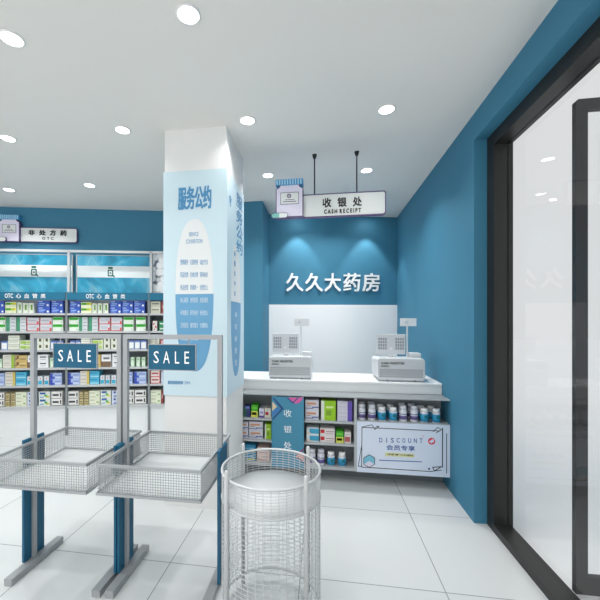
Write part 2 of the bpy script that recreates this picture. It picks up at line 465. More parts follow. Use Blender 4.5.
# the same grid goes on behind the pillar and over and behind the camera
ORDL = ['first', 'second', 'third', 'fourth']
x6, y6 = on_z(247.5, 120, H)
for i in (-3, -2, -1, 0):
    for j in (-1, -2, -3, -4):
        x, y = x6 + i * 1.0 + 0.1 * j, y6 + 0.95 * j
        if x < 1.05:
            downlight(x, y, 'white round downlight over the viewer, %s row back, %s from the glazing' % (ORDL[-j - 1], ORDL[-i]), power=DOWN_W)
for (px, lab) in ((297, 'small wall washer above the left of the blue alcove wall'), (366, 'small wall washer above the right of the blue alcove wall')):
    s = on_w(px, 240, P1, 0.0)[0]
    q = wpt(P1, s, 0.20)
    downlight(q[0], q[1], lab, r=0.035, power=SPOT_W, group='wall washers over the alcove wall', spot=True)
for (px, lab) in ((318, 'added fill downlight hidden behind the jar end of hanging sign'), (352, 'added fill downlight hidden behind the character end of hanging sign')):
    x, y = on_z(px, 204.5, H); downlight(x, y, lab, power=4.5)  # unseen extra lamps, added to brighten the alcove

# ------------------------------------------------------------------ alcove wall lettering
s_l, z_t = on_w(287, 273, P1, 0.02); s_r, z_b = on_w(381, 292, P1, 0.02)
wl = empty('wall_lettering', wpt(P1, (s_l + s_r) / 2, 0, z_b), PHI)
tag(wl, 'large white raised characters on the blue alcove wall above the white facing', 'wall sign')
sm = (s_l + s_r) / 2
cuts = [(287, 304.5), (306.3, 324), (325.5, 342), (344.5, 361.5), (363.5, 381)]
for c, (p0, p1) in zip('久久大药房', cuts):
    u0, zt = on_w(p0, 273, P1, 0.02); u1, zb = on_w(p1, 291.5, P1, 0.02)
    MB().text(c, u0 - sm - 0.015, u1 - sm - 0.018, zb - z_b, zt - z_b, -0.008, 0.022, 0, 0.02).build('character', m_letter, wl)

# ------------------------------------------------------------------ jar signs
def jar_sign(root, board, jar, cap, capsule, texts, depth):
    """board/jar/cap/capsule are (x0, x1, z0, z1) in the sign's own frame; front faces -y"""
    e = 0.009
    x0, x1, z0, z1 = board
    bd = MB().poly(rrect(x0, x1, z0, z1, 0.02), 0, depth, 0).build('sign_board', m_board, root)
    MB().ring(rrect(x0 - e, x1 + e, z0 - e, z1 + e, 0.024), rrect(x0, x1, z0, z1, 0.02), -0.003, depth + 0.001).build('outline', m_purple, bd)
    tm = MB()
    for (s, a, b, c, d, bo) in texts: tm.text(s, a, b, c, d, -0.0005, 0.004, 0, bo)
    tm.build('lettering', m_black, bd)
    x0, x1, z0, z1 = jar; wj = x1 - x0; sh = (z1 - z0) * 0.16
    def body(g):
        return [(x0 - g, z0 - g), (x1 + g, z0 - g), (x1 + g, z1 - sh), (x1 - 0.035 * wj / 0.25 + g * 0.5, z1 - sh * 0.55), (x1 - wj * 0.14 + g, z1 - sh * 0.3), (x1 - wj * 0.14 + g, z1 + g),
                (x0 + wj * 0.14 - g, z1 + g), (x0 + wj * 0.14 - g, z1 - sh * 0.3), (x0 + 0.035 * wj / 0.25 - g * 0.5, z1 - sh * 0.55), (x0 - g, z1 - sh)]
    jb = MB().poly(body(0), -0.03, depth + 0.01).build('jar', m_jar, root)
    MB().ring(body(e * 0.8), body(0), -0.032, depth + 0.011).build('outline', m_purple, jb)
    lx0, lx1, lz0, lz1 = x0 + wj * 0.15, x1 - wj * 0.14, z0 + (z1 - z0) * 0.37, z0 + (z1 - z0) * 0.74
    lb = MB().box(lx0, lx1, -0.033, -0.03, lz0, lz1).build('jar_label', m_board, jb)
    g = 0.004
    m = MB().ring([(lx0, lz0), (lx1, lz0), (lx1, lz1), (lx0, lz1)], [(lx0 + g, lz0 + g), (lx1 - g, lz0 + g), (lx1 - g, lz1 - g), (lx0 + g, lz1 - g)], -0.035, -0.033)
    cx, hh = (lx0 + lx1) / 2, lz1 - lz0
    m.ring(disc(cx - 0.005, lz0 + hh * 0.70, hh * 0.18, hh * 0.18), disc(cx - 0.005, lz0 + hh * 0.70, hh * 0.11, hh * 0.11), -0.035, -0.033)
    m.box(cx - 0.012, cx + 0.002, -0.035, -0.033, lz0 + hh * 0.66, lz0 + hh * 0.74)
    m.box(cx - wj * 0.18, cx + wj * 0.18, -0.035, -0.033, lz0 + hh * 0.36, lz0 + hh * 0.40)
    m.box(cx - wj * 0.26, cx + wj * 0.26, -0.035, -0.033, lz0 + hh * 0.2, lz0 + hh * 0.25)
    m.build('label_print', m_purple, lb)
    x0, x1, z0, z1 = cap
    m = MB().poly(rrect(x0, x1, z0, z1, 0.008, 2), -0.04, depth + 0.02)
    n = 10
    for k in range(n):
        a = x0 + 0.006 + (x1 - x0 - 0.012) * (k + 0.15) / n; m.box(a, a + (x1 - x0) / n * 0.45, -0.044, -0.04, z0 + 0.004, z1 - 0.004, 1)
    m.build('jar_cap', [m_cap, m_capl], root)
    x0, x1, z0, z1 = capsule; xm = (x0 + x1) / 2 - 0.003; r = (z1 - z0) / 2
    left = [(x, z) for x, z in rrect(x0, x1, z0, z1, r * 0.95) if x < xm]; right = [(x, z) for x, z in rrect(x0, x1, z0, z1, r * 0.95) if x > xm]
    cp = MB().poly([(xm, z1)] + left + [(xm, z0)], -0.058, -0.036).build('capsule', m_mint, root)
    rr = [p for p in right if p[1] < (z0 + z1) / 2] + [p for p in right if p[1] >= (z0 + z1) / 2]
    MB().poly([(xm, z0)] + rr + [(xm, z1)], -0.058, -0.036).build('capsule_half', m_board, cp)
    MB().ring(rrect(x0 - 0.003, x1 + 0.003, z0 - 0.003, z1 + 0.003, r), rrect(x0, x1, z0, z1, r * 0.95), -0.06, -0.036).build('outline', m_purple, cp)

BS = 3.236
xo = on_b(340, 200, BS)[0]; zo = 2.45
def hb(px, py):
    x, z = on_b(px, py, BS); return x - xo, z - zo
hs = empty('hanging_sign', (xo, BS, zo))
tag(hs, 'white hanging sign with purple outline and lilac pill jar, on two black rods', 'hanging sign')
bx0, bz1 = hb(303, 195.5); bx1, bz0 = hb(385, 213.6); bz1 = hb(344, 193.6)[1]; bz0 = hb(344, 215.2)[1]
jx0, jz0 = hb(277, 217.8); jx1, jz1 = hb(302.6, 184.5)
cx0, cz0 = hb(276, 185.8); cx1, cz1 = hb(303.3, 178.6); cz0 = hb(290, 185.3)[1]; cz1 = hb(290, 180.6)[1]; cz0 = hb(290, 186.4)[1]
px0, pz0 = hb(272.6, 219.8); px1, pz1 = hb(288, 214.6)
def tx(s, p0, q0, p1, q1, bo=0.0):
    a, d = hb(p0, q0); b, c = hb(p1, q1); return (s, a, b, c, d, bo)
jar_sign(hs, (bx0, bx1, bz0, bz1), (jx0, jx1, jz0, jz1), (cx0, cx1, cz0, cz1), (px0, px1, pz0, pz1),
         [tx('收', 322.5, 198.2, 331.3, 207.2, 0.03), tx('银', 337.5, 197.6, 346.5, 206.7, 0.03), tx('处', 352.8, 197, 361.8, 206, 0.03),
          tx('C A S H  R E C E I P T', 324, 209.7, 361, 212.3, 0.05)], 0.035)
for px in (314.5, 357):
    x = hb(px, 200)[0]
    rd = MB().tube((x, 0.0175, bz1), (x, 0.0175, H - zo - 0.001), 0.006, 8).build('rod', m_rod, hs)
    MB().tube((x, 0.0175, H - zo - 0.035), (x, 0.0175, H - zo - 0.001), 0.013, 12, 0, 0.022).build('ceiling_cup', m_rod, rd)

so, _ = on_w(48, 235, P0, 0.03)
_, zo2 = on_w(48, 245, P0, 0.03)
ws = empty('wall_sign', wpt(P0, so, 0.036, zo2), PHI)
tag(ws, 'white wall sign with black characters and lilac pill jar above the left shelves', 'wall sign')
def hl(px, py):
    s, z = on_w(px, py, P0, 0.036); return s - so, z - zo2
def tl(s, p0, q0, p1, q1, bo=0.0):
    a, d = hl(p0, q0); b, c = hl(p1, q1); return (s, a, b, c, d, bo)
b0, bt = hl(20.3, 228.2); b1, bb = hl(76.6, 241.8)
bt = hl(48, 228.4)[1]; bb = hl(48, 241.7)[1]
j0, jb_ = hl(0.8, 241.3); j1, jt = hl(20.3, 219.5)
c0, cb = hl(-0.5, 219.8); c1, ct = hl(20.9, 215.7)
p0, pb = hl(-4, 241.9); p1, pt = hl(8.6, 238)
jar_sign(ws, (b0, b1, bb, bt), (j0, j1, jb_, jt), (c0, c1, cb, ct), (p0, p1, pb, pt),
         [tl('非', 28.6, 229.8, 34.8, 235.4, 0.05), tl('处', 39.2, 229.9, 46, 235.5, 0.05), tl('方', 50, 230, 56, 235.7, 0.05), tl('药', 60.3, 230.2, 66.8, 235.9, 0.05),
          tl('O T C', 42.2, 237, 53.8, 240, 0.02)], 0.03)

# ------------------------------------------------------------------ wall shelving
OFF = 0.25                                     # front plane of the shelving
PB = wpt(P0, 0, 0)
ups = [-15.5, 66.3, 148.8, 231]
zs = [on_w(50, y, P0, OFF)[1] for y in (313.2, 331.2, 349.8, 367.8, 385.4, 406.2)]     # tops of the six shelves
z_head0, z_head1 = on_w(50, 299.8, P0, OFF)[1], on_w(50, 292.3, P0, OFF)[1]
z_top = on_w(30, 249.2, P0, OFF)[1]
bay_names = ['left', 'middle', 'right']
bay_s = [on_w(p, 320, P0, OFF)[0] for p in ups]
bay_s[3] = min(bay_s[3], 2.655)
for k in range(3):
    s0, s1 = bay_s[k], bay_s[k + 1]
    e = empty('display_shelf', wpt(P0, (s0 + s1) / 2, 0.0), PHI)
    tag(e, ['grey medicine shelving bay at the left edge under the jar sign', 'grey medicine shelving bay between left bay and the pillar side bay', 'grey medicine shelving bay partly hidden behind the pillar'][k], 'shelf', 'medicine shelving bays on the long blue wall')
    L = (s1 - s0) / 2
    pw = 0.014
    MB().box(-L - pw, -L + pw, -OFF, -0.004, 0, z_head1 + 0.004, 0).build('upright', m_post, e)
    MB().box(-L + 0.012, -L + 0.042, -OFF - 0.002, -OFF + 0.035, z_head1 + 0.004, z_top).build('upright', m_shelfgrey, e)
    if k == 2:
        MB().box(L - pw, L + pw, -OFF, -0.004, 0, z_head1).build('upright', m_post, e)
    MB().box(-L + 0.012, L + 0.012, -OFF - 0.002, -OFF + 0.03, z_top - 0.03, z_top).build('top_rail', m_shelfgrey, e)
    MB().box(-L + pw, L - pw, -0.02, -0.004, zs[5] - 0.04, z_head1 - 0.004).build('back_panel', m_dark, e)
    MB().box(-L + 0.002, L - 0.002, -OFF + 0.02, -0.005, 0, zs[5] - 0.034).build('base_panel', m_counter, e)
    for j, z in enumerate(zs):
        MB().box(-L + pw, L - pw, -OFF - 0.004, -0.02, z - (0.026 if j < 5 else 0.034), z).build('shelf', m_shelfgrey, e)
    hd = MB().box(-L + pw * 0.6, L - pw * 0.6, -OFF - 0.010, -OFF + 0.01, z_head0, z_head1).build('header', m_header, e)
    hm = MB()
    zc0, zc1 = z_head0 + (z_head1 - z_head0) * 0.2, z_head0 + (z_head1 - z_head0) * 0.8
    xo_ = -L + 0.25
    if k < 2:
        hm.text('OTC', xo_, xo_ + 0.10, zc0, zc1, -OFF - 0.010, 0.002, 0, 0.01)
        for q, c in enumerate('心血管类'):
            hm.text(c, xo_ + 0.135 + 0.1 * q, xo_ + 0.195 + 0.1 * q, zc0, zc1, -OFF - 0.010, 0.002, 0, 0.01)
        hm.build('lettering', m_letter, hd)
    # framed print standing above the header at the back
    pz0, pz1 = z_head1 + 0.004, z_top - 0.022
    if k < 2:
        c = empty('poster', wpt(P0, (s0 + s1) / 2, 0.03, pz0), PHI)
        tag(c, ['teal water picture with white band and bottle icon, at left edge', 'teal water picture with white band and bottle icon, left of the tablets picture'][k], 'poster', 'light pictures above the shelving')
        MB().box(-L + 0.04, L - 0.03, 0, 0.012, 0, pz1 - pz0).build('print', m_sky, c)
        MB().ring([(-L + 0.028, 0), (L - 0.018, 0), (L - 0.018, pz1 - pz0), (-L + 0.028, pz1 - pz0)], [(-L + 0.04, 0.008), (L - 0.03, 0.008), (L - 0.03, pz1 - pz0 - 0.008), (-L + 0.04, pz1 - pz0 - 0.008)], -0.006, 0.014).build('picture_frame', m_shelfgrey, c)
        za, zb = on_w(100, 277.4, P0, 0.04)[1] - pz0, on_w(100, 265.8, P0, 0.04)[1] - pz0
        bd = MB().box(-L + 0.04, L - 0.03, -0.002, 0, za, zb).build('white_band', m_paper, c)
        hz = zb - za; x = -0.09 if k == 0 else 0.0
        x = on_w([34, 110.5][k], 270, P0, 0.03)[0] - (s0 + s1) / 2
        ic = MB().ring(rrect(x - 0.036, x + 0.036, za + hz * 0.1, za + hz * 0.68, 0.012), rrect(x - 0.022, x + 0.022, za + hz * 0.2, za + hz * 0.58, 0.008), -0.005, -0.002)
        ic.box(x - 0.03, x + 0.03, -0.005, -0.002, za + hz * 0.74, za + hz * 0.92)
        ic.box(x - 0.011, x + 0.011, -0.005, -0.002, za + hz * 0.33, za + hz * 0.45)
        ic.poly([(x + 0.02, za + hz * 0.16), (x + 0.055, za - 0.0), (x + 0.06, za + hz * 0.08), (x + 0.036, za + hz * 0.26)], -0.005, -0.002)
        ic.build('bottle_icon', m_icon, bd)
        # two faint slanted light streaks of the print
        st = MB()
        st.poly([(-L + 0.16, zb + 0.0), (-L + 0.175, zb), (-L + 0.225, pz1 - pz0 - 0.02), (-L + 0.215, pz1 - pz0 - 0.02)], -0.001, 0)
        st.poly([(-L + 0.30, zb), (-L + 0.312, zb), (-L + 0.232, pz1 - pz0 - 0.02), (-L + 0.222, pz1 - pz0 - 0.02)], -0.001, 0)
        st.build('streaks', mat('pale_streak', (120, 196, 214), 0.4), c)
    else:
        c = empty('poster', wpt(P0, (s0 + s1) / 2, 0.19, pz0), PHI)
        tag(c, 'picture of scattered white tablets, directly left of the pillar', 'poster', 'light pictures above the shelving')
        MB().box(-L + 0.025, L - 0.03, 0, 0.012, 0, pz1 - pz0).build('print', m_pills, c)

# medicine boxes: base colour, patches (x0, x1, z0, z1, colour) in the unit square of the front
W_, K_ = (236, 238, 238), (60, 64, 70)
KIND = {
 'blue':   ('blue medicine box with white print', (44, 82, 178), [(.08,.42,.78,.88,(190,208,240)), (.12,.62,.42,.58,(150,190,236)), (.08,.5,.18,.26,(170,190,236)), (.76,.92,.12,.42,(226,234,248))]),
 'yg':     ('cream box with green yellow band', (226, 232, 200), [(.02,.5,.5,.9,(70,150,30)), (.5,.8,.5,.9,(160,190,30)), (.8,.98,.5,.9,(220,206,20))]),
 'nar':    ('narrow white box with green stripe', (224, 230, 216), [(.42,.8,.3,.85,(96,140,52)), (.1,.3,.1,.9,(190,204,190))]),
 'gw':     ('white box with bright green band', (226, 234, 224), [(.02,.98,.62,.96,(22,160,30)), (.1,.9,.56,.62,(120,200,110)), (.82,.86,.1,.35,(90,110,100))]),
 'gg':     ('grey box with green left side', (206, 212, 216), [(.0,.38,.0,1.,(64,146,112)), (.5,.92,.72,.80,(120,126,134)), (.5,.92,.2,.28,(140,146,154))]),
 'rw':     ('pale grey box with red edges', (204, 208, 216), [(.0,1.,.0,.10,(206,54,58)), (.0,.06,.0,1.,(206,54,58)), (.82,.98,.1,.5,(214,84,84)), (.15,.8,.55,.64,(150,154,162)), (.2,.75,.3,.37,(170,174,182))]),
 'wl':     ('white box with thin grey lines', (226, 230, 216), [(.08,.9,.62,.7,(120,128,120)), (.0,1.,.0,.08,(96,106,98))]),
 'lime':   ('pale box with lime patches', (216, 226, 196), [(.05,.55,.3,.8,(150,190,66)), (.6,.95,.35,.75,(176,200,96)), (.3,.9,.1,.2,(110,130,90))]),
 'seal':   ('white box with dark olive seal', (222, 226, 214), [(.34,.72,.28,.76,(84,86,50)), (.05,.2,.8,.9,(170,176,160))]),
 'circ':   ('blue edged box with white disc', (150, 172, 214), [(.1,.9,.1,.75,(236,238,236)), (.0,1.,.86,1.,(66,92,160))]),
 'bg':     ('beige box with green right side', (222, 220, 208), [(.72,1.,.0,1.,(150,182,62)), (.1,.6,.7,.78,(150,150,150)), (.1,.6,.4,.46,(170,170,170))]),
 'gold':   ('gold box with dark tick', (204, 176, 108), [(.02,.14,.3,.5,(70,50,36)), (.12,.30,.45,.9,(84,60,40)), (.4,.9,.3,.5,(150,130,84)), (.4,.9,.65,.75,(226,206,150))]),
 'wt':     ('white box with black print', (232, 234, 236), [(.2,.8,.55,.72,(70,72,80)), (.25,.75,.25,.31,(150,154,160))]),
 'wb':     ('white box with brown base', (232, 232, 234), [(.0,1.,.0,.45,(120,96,76)), (.2,.85,.62,.78,(110,112,120))]),
 'pg':     ('small pale green box', (196, 222, 196), [(.2,.8,.75,.86,(110,150,120)), (.15,.85,.1,.5,(220,236,216))]),
 'lav':    ('pale blue box with royal blue wedge', (168, 186, 224), [(.0,.22,.0,.96,(44,70,176)), (.22,.4,.0,.4,(60,90,190)), (.42,.95,.55,.68,(96,120,190)), (.42,.95,.2,.3,(220,228,244))]),
 'by':     ('beige box with yellow right side', (214, 212, 204), [(.74,1.,.0,1.,(204,184,90)), (.1,.65,.72,.80,(180,130,110)), (.1,.65,.3,.36,(140,144,150))]),
 'cyan':   ('bright cyan medicine box', (72, 176, 212), [(.05,.8,.62,.78,(26,130,176)), (.05,.95,.1,.3,(160,214,230))]),
 'wc':     ('small white box with cyan base', (214, 224, 230), [(.1,.9,.08,.5,(40,160,196)), (.4,.6,.62,.85,(190,110,110))]),
 'bold':   ('white box with bold black print', (226, 226, 224), [(.1,.68,.38,.66,(52,52,58)), (.80,.92,.25,.8,(44,44,50)), (.0,1.,.0,.07,(90,86,80))]),
 'brown':  ('small brown and cream box', (196, 184, 140), [(.0,.1,.0,1.,(88,72,52)), (.1,1.,.86,1.,(92,78,56)), (.2,.9,.45,.62,(128,110,70)), (.2,.9,.12,.36,(150,136,84))]),
 'cream':  ('cream box with pale green print', (222, 226, 204), [(.08,.5,.66,.74,(130,136,110)), (.7,.9,.3,.5,(130,170,90)), (.05,.6,.14,.2,(160,164,140))]),
 'pic':    ('white box with blue green picture', (214, 222, 216), [(.1,.6,.62,.9,(52,92,160)), (.5,.75,.3,.6,(70,170,80)), (.65,.95,.15,.4,(206,196,70)), (.1,.45,.15,.3,(120,150,190))]),
 'bluey':  ('pale box with blue squares', (204, 212, 228), [(.3,.7,.6,.9,(60,80,150)), (.3,.8,.1,.3,(96,116,176))]),
 'beige':  ('beige grey box with dark print', (214, 214, 196), [(.12,.88,.5,.72,(120,126,112)), (.12,.88,.2,.28,(160,164,150))]),
 'redb':   ('dark red medicine box', (150, 60, 60), [(.2,.8,.4,.7,(226,180,180))]),
 'pinkg':  ('white box with red diamonds', (226, 220, 216), [(.1,.4,.6,.8,(190,80,80)), (.5,.9,.3,.5,(190,80,80)), (.2,.5,.1,.22,(120,80,80))]),
 'dgreen': ('dark green and white box', (40, 134, 90), [(.1,.9,.3,.6,(206,226,214))]),
 'redt':   ('white box with red frame', (226, 218, 214), [(.0,1.,.0,.12,(206,54,48)), (.0,.06,.0,1.,(206,54,48)), (.94,1.,.0,1.,(206,54,48)), (.15,.85,.45,.68,(170,70,70))]),
 'owhite': ('grey box with orange print', (206, 206, 214), [(.1,.8,.55,.74,(206,140,96)), (.0,.6,.12,.2,(80,90,160)), (.5,1.,.22,.32,(60,80,160)), (.1,.4,.38,.46,(140,140,150))]),
 'limeb':  ('lime box with white left edge', (150, 200, 26), [(.0,.22,.0,1.,(222,226,214)), (.34,.85,.62,.72,(206,226,150)), (.34,.7,.25,.5,(120,160,40))]),
 'purp':   ('grey box with violet right side', (204, 202, 216), [(.68,1.,.0,1.,(96,76,170)), (.1,.6,.8,.84,(170,166,184)), (.1,.6,.4,.45,(180,176,190))]),
 'bwht':   ('white box with blue picture', (214, 222, 226), [(.25,1.,.15,.85,(58,160,196)), (.0,.35,.0,.3,(226,206,196))]),
 'redsq':  ('pale box with red square', (222, 214, 214), [(.03,.3,.3,.8,(190,30,40)), (.4,.95,.5,.6,(150,120,124)), (.4,.9,.2,.27,(170,150,150))]),
 'greeny': ('green box with yellow base', (66, 172, 30), [(.0,1.,.0,.5,(214,216,90)), (.1,.8,.2,.4,(230,232,190)), (.1,.9,.7,.8,(120,210,60))]),
 'redbr':  ('white box with brick red label', (220, 214, 210), [(.05,.85,.15,.6,(176,84,84)), (.1,.8,.75,.82,(150,150,150))]),
 'dblue':  ('dark blue and green box', (52, 62, 120), [(.0,.4,.0,.8,(34,100,72)), (.2,.9,.8,1.,(110,130,190))]),
 'wpurp':  ('white box with violet base', (214, 212, 226), [(.0,1.,.0,.22,(96,66,150)), (.2,.8,.45,.7,(150,140,190))]),
 'reddot': ('white box with dark red dot', (222, 218, 206), [(.1,.6,.3,.62,(170,30,40)), (.2,.8,.8,.86,(150,150,150))]),
 'teals':  ('teal and yellow box', (46, 136, 176), [(.1,.95,.1,.3,(190,190,90)), (.0,.8,.5,.6,(150,200,220))]),
 'pinkb':  ('pink beige medicine box', (222, 196, 188), [(.1,.9,.65,.72,(170,110,106)), (.15,.85,.2,.3,(190,140,134))]),
}
BM = {}
def box_mesh(kind, wd, ht, dp):
    key = (kind, round(wd, 2), round(ht, 2), round(dp, 2))
    if key in BM: return BM[key]
    _, base, pats = KIND[kind]
    mats = [mat('card_' + kind, base, 0.45, var=0.02)]
    cols = {}
    m = MB().box(-wd / 2, wd / 2, 0, dp, 0, ht)
    for x0, x1, z0, z1, c in pats:
        if c not in cols:
            cols[c] = len(mats); mats.append(mat('ink_%d_%d_%d' % c, c, 0.45, var=0.02))
        e = 0.0008
        m.box(-wd / 2 + wd * x0, -wd / 2 + wd * x1, -e, 0.0002, ht * z0, ht * z1, cols[c])
    o = m.build('medicine_box', mats, None, recalc=False)
    me = o.data; bpy.data.objects.remove(o)
    BM[key] = me
    return me
ORD = ['first', 'second', 'third', 'fourth', 'fifth', 'sixth', 'seventh', 'eighth', 'ninth', 'tenth', 'eleventh', 'twelfth']
def place_box(kind, wd, ht, dp, loc, rz, label, group):
    o = bpy.data.objects.new('medicine_box', box_mesh(kind, wd, ht, dp)); COL.objects.link(o)
    o.location = loc; o.rotation_euler = (0, 0, rz)
    me_w = o.data
    tag(o, label, 'box', group)
    return o
# rows: (kind, px0, px1, stack count, pixel height of the whole stack)
ROWS = {
 (0, 0): [('blue',-7,4.3,2,12.3),('yg',5,16.2,2,11.2),('nar',17,21.6,1,10.2),('nar',22.4,27.8,1,10.2),('nar',28.4,33.6,1,10.2),('blue',37.5,49.8,2,12.6),('blue',51,63.3,2,12.6)],
 (0, 1): [('gw',-5,5.4,2,14.2),('gg',6,15.8,2,14),('gg',16.3,26,2,14),('rw',26.5,39,2,13.6),('rw',39.3,52,2,13.6),('gw',52.6,63,2,14.2)],
 (0, 2): [('circ',1,7.6,1,9),('wl',8,19.6,3,14.4),('lime',19.9,31.5,2,9.5),('seal',36.8,43.2,2,12.8),('seal',43.4,49.8,2,12.8),('circ',50.5,56.5,1,9),('circ',57,63,1,9)],
 (0, 3): [('pg',-3,2,1,9),('bg',2.8,14.6,2,13.2),('gold',15,27,2,12.6),('wb',27.3,35.5,1,12.4),('wt',37.5,48.2,2,13),('pg',50,54,1,9.5),('pg',55.6,59.6,1,9.5)],
 (0, 4): [('lav',-6,4.6,2,12.5),('by',5,15.3,2,13.6),('cyan',15.7,26.4,2,13.4),('wc',27,31.4,1,9),('wc',32,36.6,1,9),('wc',37.6,42.4,1,9),('wc',43.6,49,1,9),('lav',50,61.8,2,12)],
 (0, 5): [('bold',-6,4.4,2,14.2),('brown',4.9,9.6,2,14),('brown',10,15,2,14),('cream',15.4,26.5,2,14.2),('bluey',27,33,2,14),('pic',38.6,50,2,14.3),('bold',51.2,62.3,2,14)],
 (1, 0): [('blue',69.8,80.2,2,12.3),('yg',80.8,91.6,2,11.2),('nar',92.2,96.8,1,10.2),('nar',97.4,102,1,10.2),('nar',103.2,108.2,1,10.2),('blue',110,121.4,2,12.6),('blue',121.9,133,2,12.6),('blue',133.5,145,2,12.6)],
 (1, 1): [('gw',68.8,78.6,2,14.2),('gg',79,87.6,2,14),('gg',88.4,98,2,14),('rw',98.6,110,2,13.6),('rw',110.6,122,2,13.6),('gw',123.4,133.6,2,14.2),('gw',135.6,146,2,14.2)],
 (1, 2): [('circ',70,75,1,9),('circ',75.6,80.6,1,9),('wl',81,92,3,14.4),('lime',92.4,103,2,9.5),('seal',103.4,110,2,12.8),('seal',110.6,117.4,2,12.8),('circ',120.6,126.6,1,9.4),('circ',128.4,134.2,1,9.4),('circ',134.6,140.2,1,9.4),('circ',140.6,146.6,1,9.4)],
 (1, 3): [('bg',74,85.4,2,13.2),('gold',86,100.6,2,12.6),('wb',101.4,111,1,12.4),('wt',112.2,121,2,13),('pg',130.2,134.6,1,9.4),('pg',136,140.2,1,9.4),('pg',141.4,145.4,1,9.4)],
 (1, 4): [('lav',68.4,79.6,2,12),('by',80,89.3,2,13.6),('cyan',89.7,99.3,2,13.4),('wc',100,104.6,1,9),('wc',105.4,110,1,9),('wc',111,116,1,9),('lav',121,132.6,2,12),('lav',134,146.4,2,12)],
 (1, 5): [('bold',68,78.4,2,14),('brown',78.8,83.4,2,14),('brown',83.8,88.6,2,14),('cream',89,100,2,14.2),('pic',100.5,111,2,14.3),('bluey',111.6,117.6,2,14),('bold',122.6,134,2,14),('bold',134.8,146.2,2,14)],
 (2, 0): [('beige',150.3,160.4,2,12),('redb',161.2,168,1,12)],
 (2, 1): [('pinkg',152.6,157.2,1,10),('dgreen',159,166,2,10)],
 (2, 2): [('beige',150,159.4,2,12.5),('redb',160,165,1,12)],
 (2, 3): [('wt',151,161,2,12)],
 (2, 4): [('redt',150.2,160,2,13),('bluey',161,168,2,12)],
 (2, 5): [('cream',150.3,161,2,13.4),('redb',161.4,163,1,13)],
}
SHN = ['top shelf', 'second shelf', 'third shelf', 'fourth shelf', 'fifth shelf', 'bottom shelf']
BAYN = ['left bay', 'middle bay', 'pillar bay']
FO = OFF - 0.022
for (bay, row), items in ROWS.items():
    for q, (kind, p0, p1, n, hp) in enumerate(items):
        s0 = on_w(p0, 320, P0, FO)[0]; s1 = on_w(p1, 320, P0, FO)[0]
        z0 = zs[row]; yb = 320 - (z0 - EYE) / ((on_w(p0, 220, P0, FO)[1] - EYE) / 100)
        ht = (on_w(p0, yb - hp, P0, FO)[1] - z0) / n
        wd = (s1 - s0) - 0.004
        dp = 0.13
        for k in range(n):
            j = wpt(P0, (s0 + s1) / 2, FO + random.uniform(-0.003, 0.002), z0 + ht * k + 0.0002)
            pos = {1: 'standing', 2: ('lower', 'upper')[k] if n == 2 else '', 3: ('bottom', 'middle', 'top')[k]}[n]
            lab = '%s, %s, %s from left, %s, %s' % (KIND[kind][0], pos, ORD[q], SHN[row], BAYN[bay])
            place_box(kind, wd, ht - 0.0006, dp, j, PHI + random.uniform(-0.006, 0.006), lab, 'medicine boxes on the wall shelving')

# ------------------------------------------------------------------ cash counter
CB, CW = 3.274, 3.476                          # front of the shelving, front of the worktop
C0 = -1.10
cc = empty('cash_counter', (0, CB, 0))
tag(cc, 'long white cash counter with open shelves in front, against the right wall', 'counter')
def cbx(name, m, x0, x1, y0, y1, z0, z1, bevel=0, par=None):
    return MB().box(x0, x1, y0 - CB, y1 - CB, z0, z1).build(name, m, par or cc, bevel=bevel)
XE = XR - 0.002
cbx('worktop', m_top, C0, XE, CW - 0.012, 3.982, 0.889, 0.907, 0.002)
cbx('apron', m_counter, C0, XE, CW, 3.97, 0.802, 0.889)
cbx('back_panel', m_cback, C0, XE, 3.50, 3.52, 0.12, 0.802)
cbx('lip_board', mat('shaded_lip_laminate', (138, 144, 147), 0.5), C0, XE, CB, 3.50, 0.790, 0.801)  # board colour darkened for the shade under the worktop overhang
cbx('lip_edge', m_cshelf, C0, XE, CB - 0.005, CB, 0.789, 0.802)
cbx('body', m_counter, C0, XE, 3.52, 3.94, 0.0, 0.802)
xd0, xd1 = on_b(354.3, 440, CB)[0], on_b(357, 440, CB)[0]
xb0, xb1 = on_b(272, 440, CB)[0], on_b(304, 440, CB)[0]
zsh = [on_b(330, 421.4, CB)[1], on_b(330, 443.6, CB)[1], 0.145]
for z in zsh[:2]:
    cbx('shelf', m_cshelf, C0, xd0, CB, 3.50, z - 0.018, z)
cbx('shelf', m_cshelf, C0, XE, CB, 3.50, 0.12, zsh[2])
cbx('shelf', m_cshelf, xd1, XE, CB, 3.50, 0.565, 0.583)
cbx('divider', m_cshelf, xd0, xd1, CB, 3.50, zsh[2], 0.790)
cbx('divider', m_cshelf, xb0 + 0.004, xb0 + 0.022, CB + 0.01, 3.50, zsh[2], 0.790)
cbx('divider', m_cshelf, xb1 - 0.022, xb1 - 0.004, CB + 0.01, 3.50, zsh[2], 0.790)
cbx('plinth', m_dark, C0, XE, 3.44, 3.518, 0.0, 0.118)
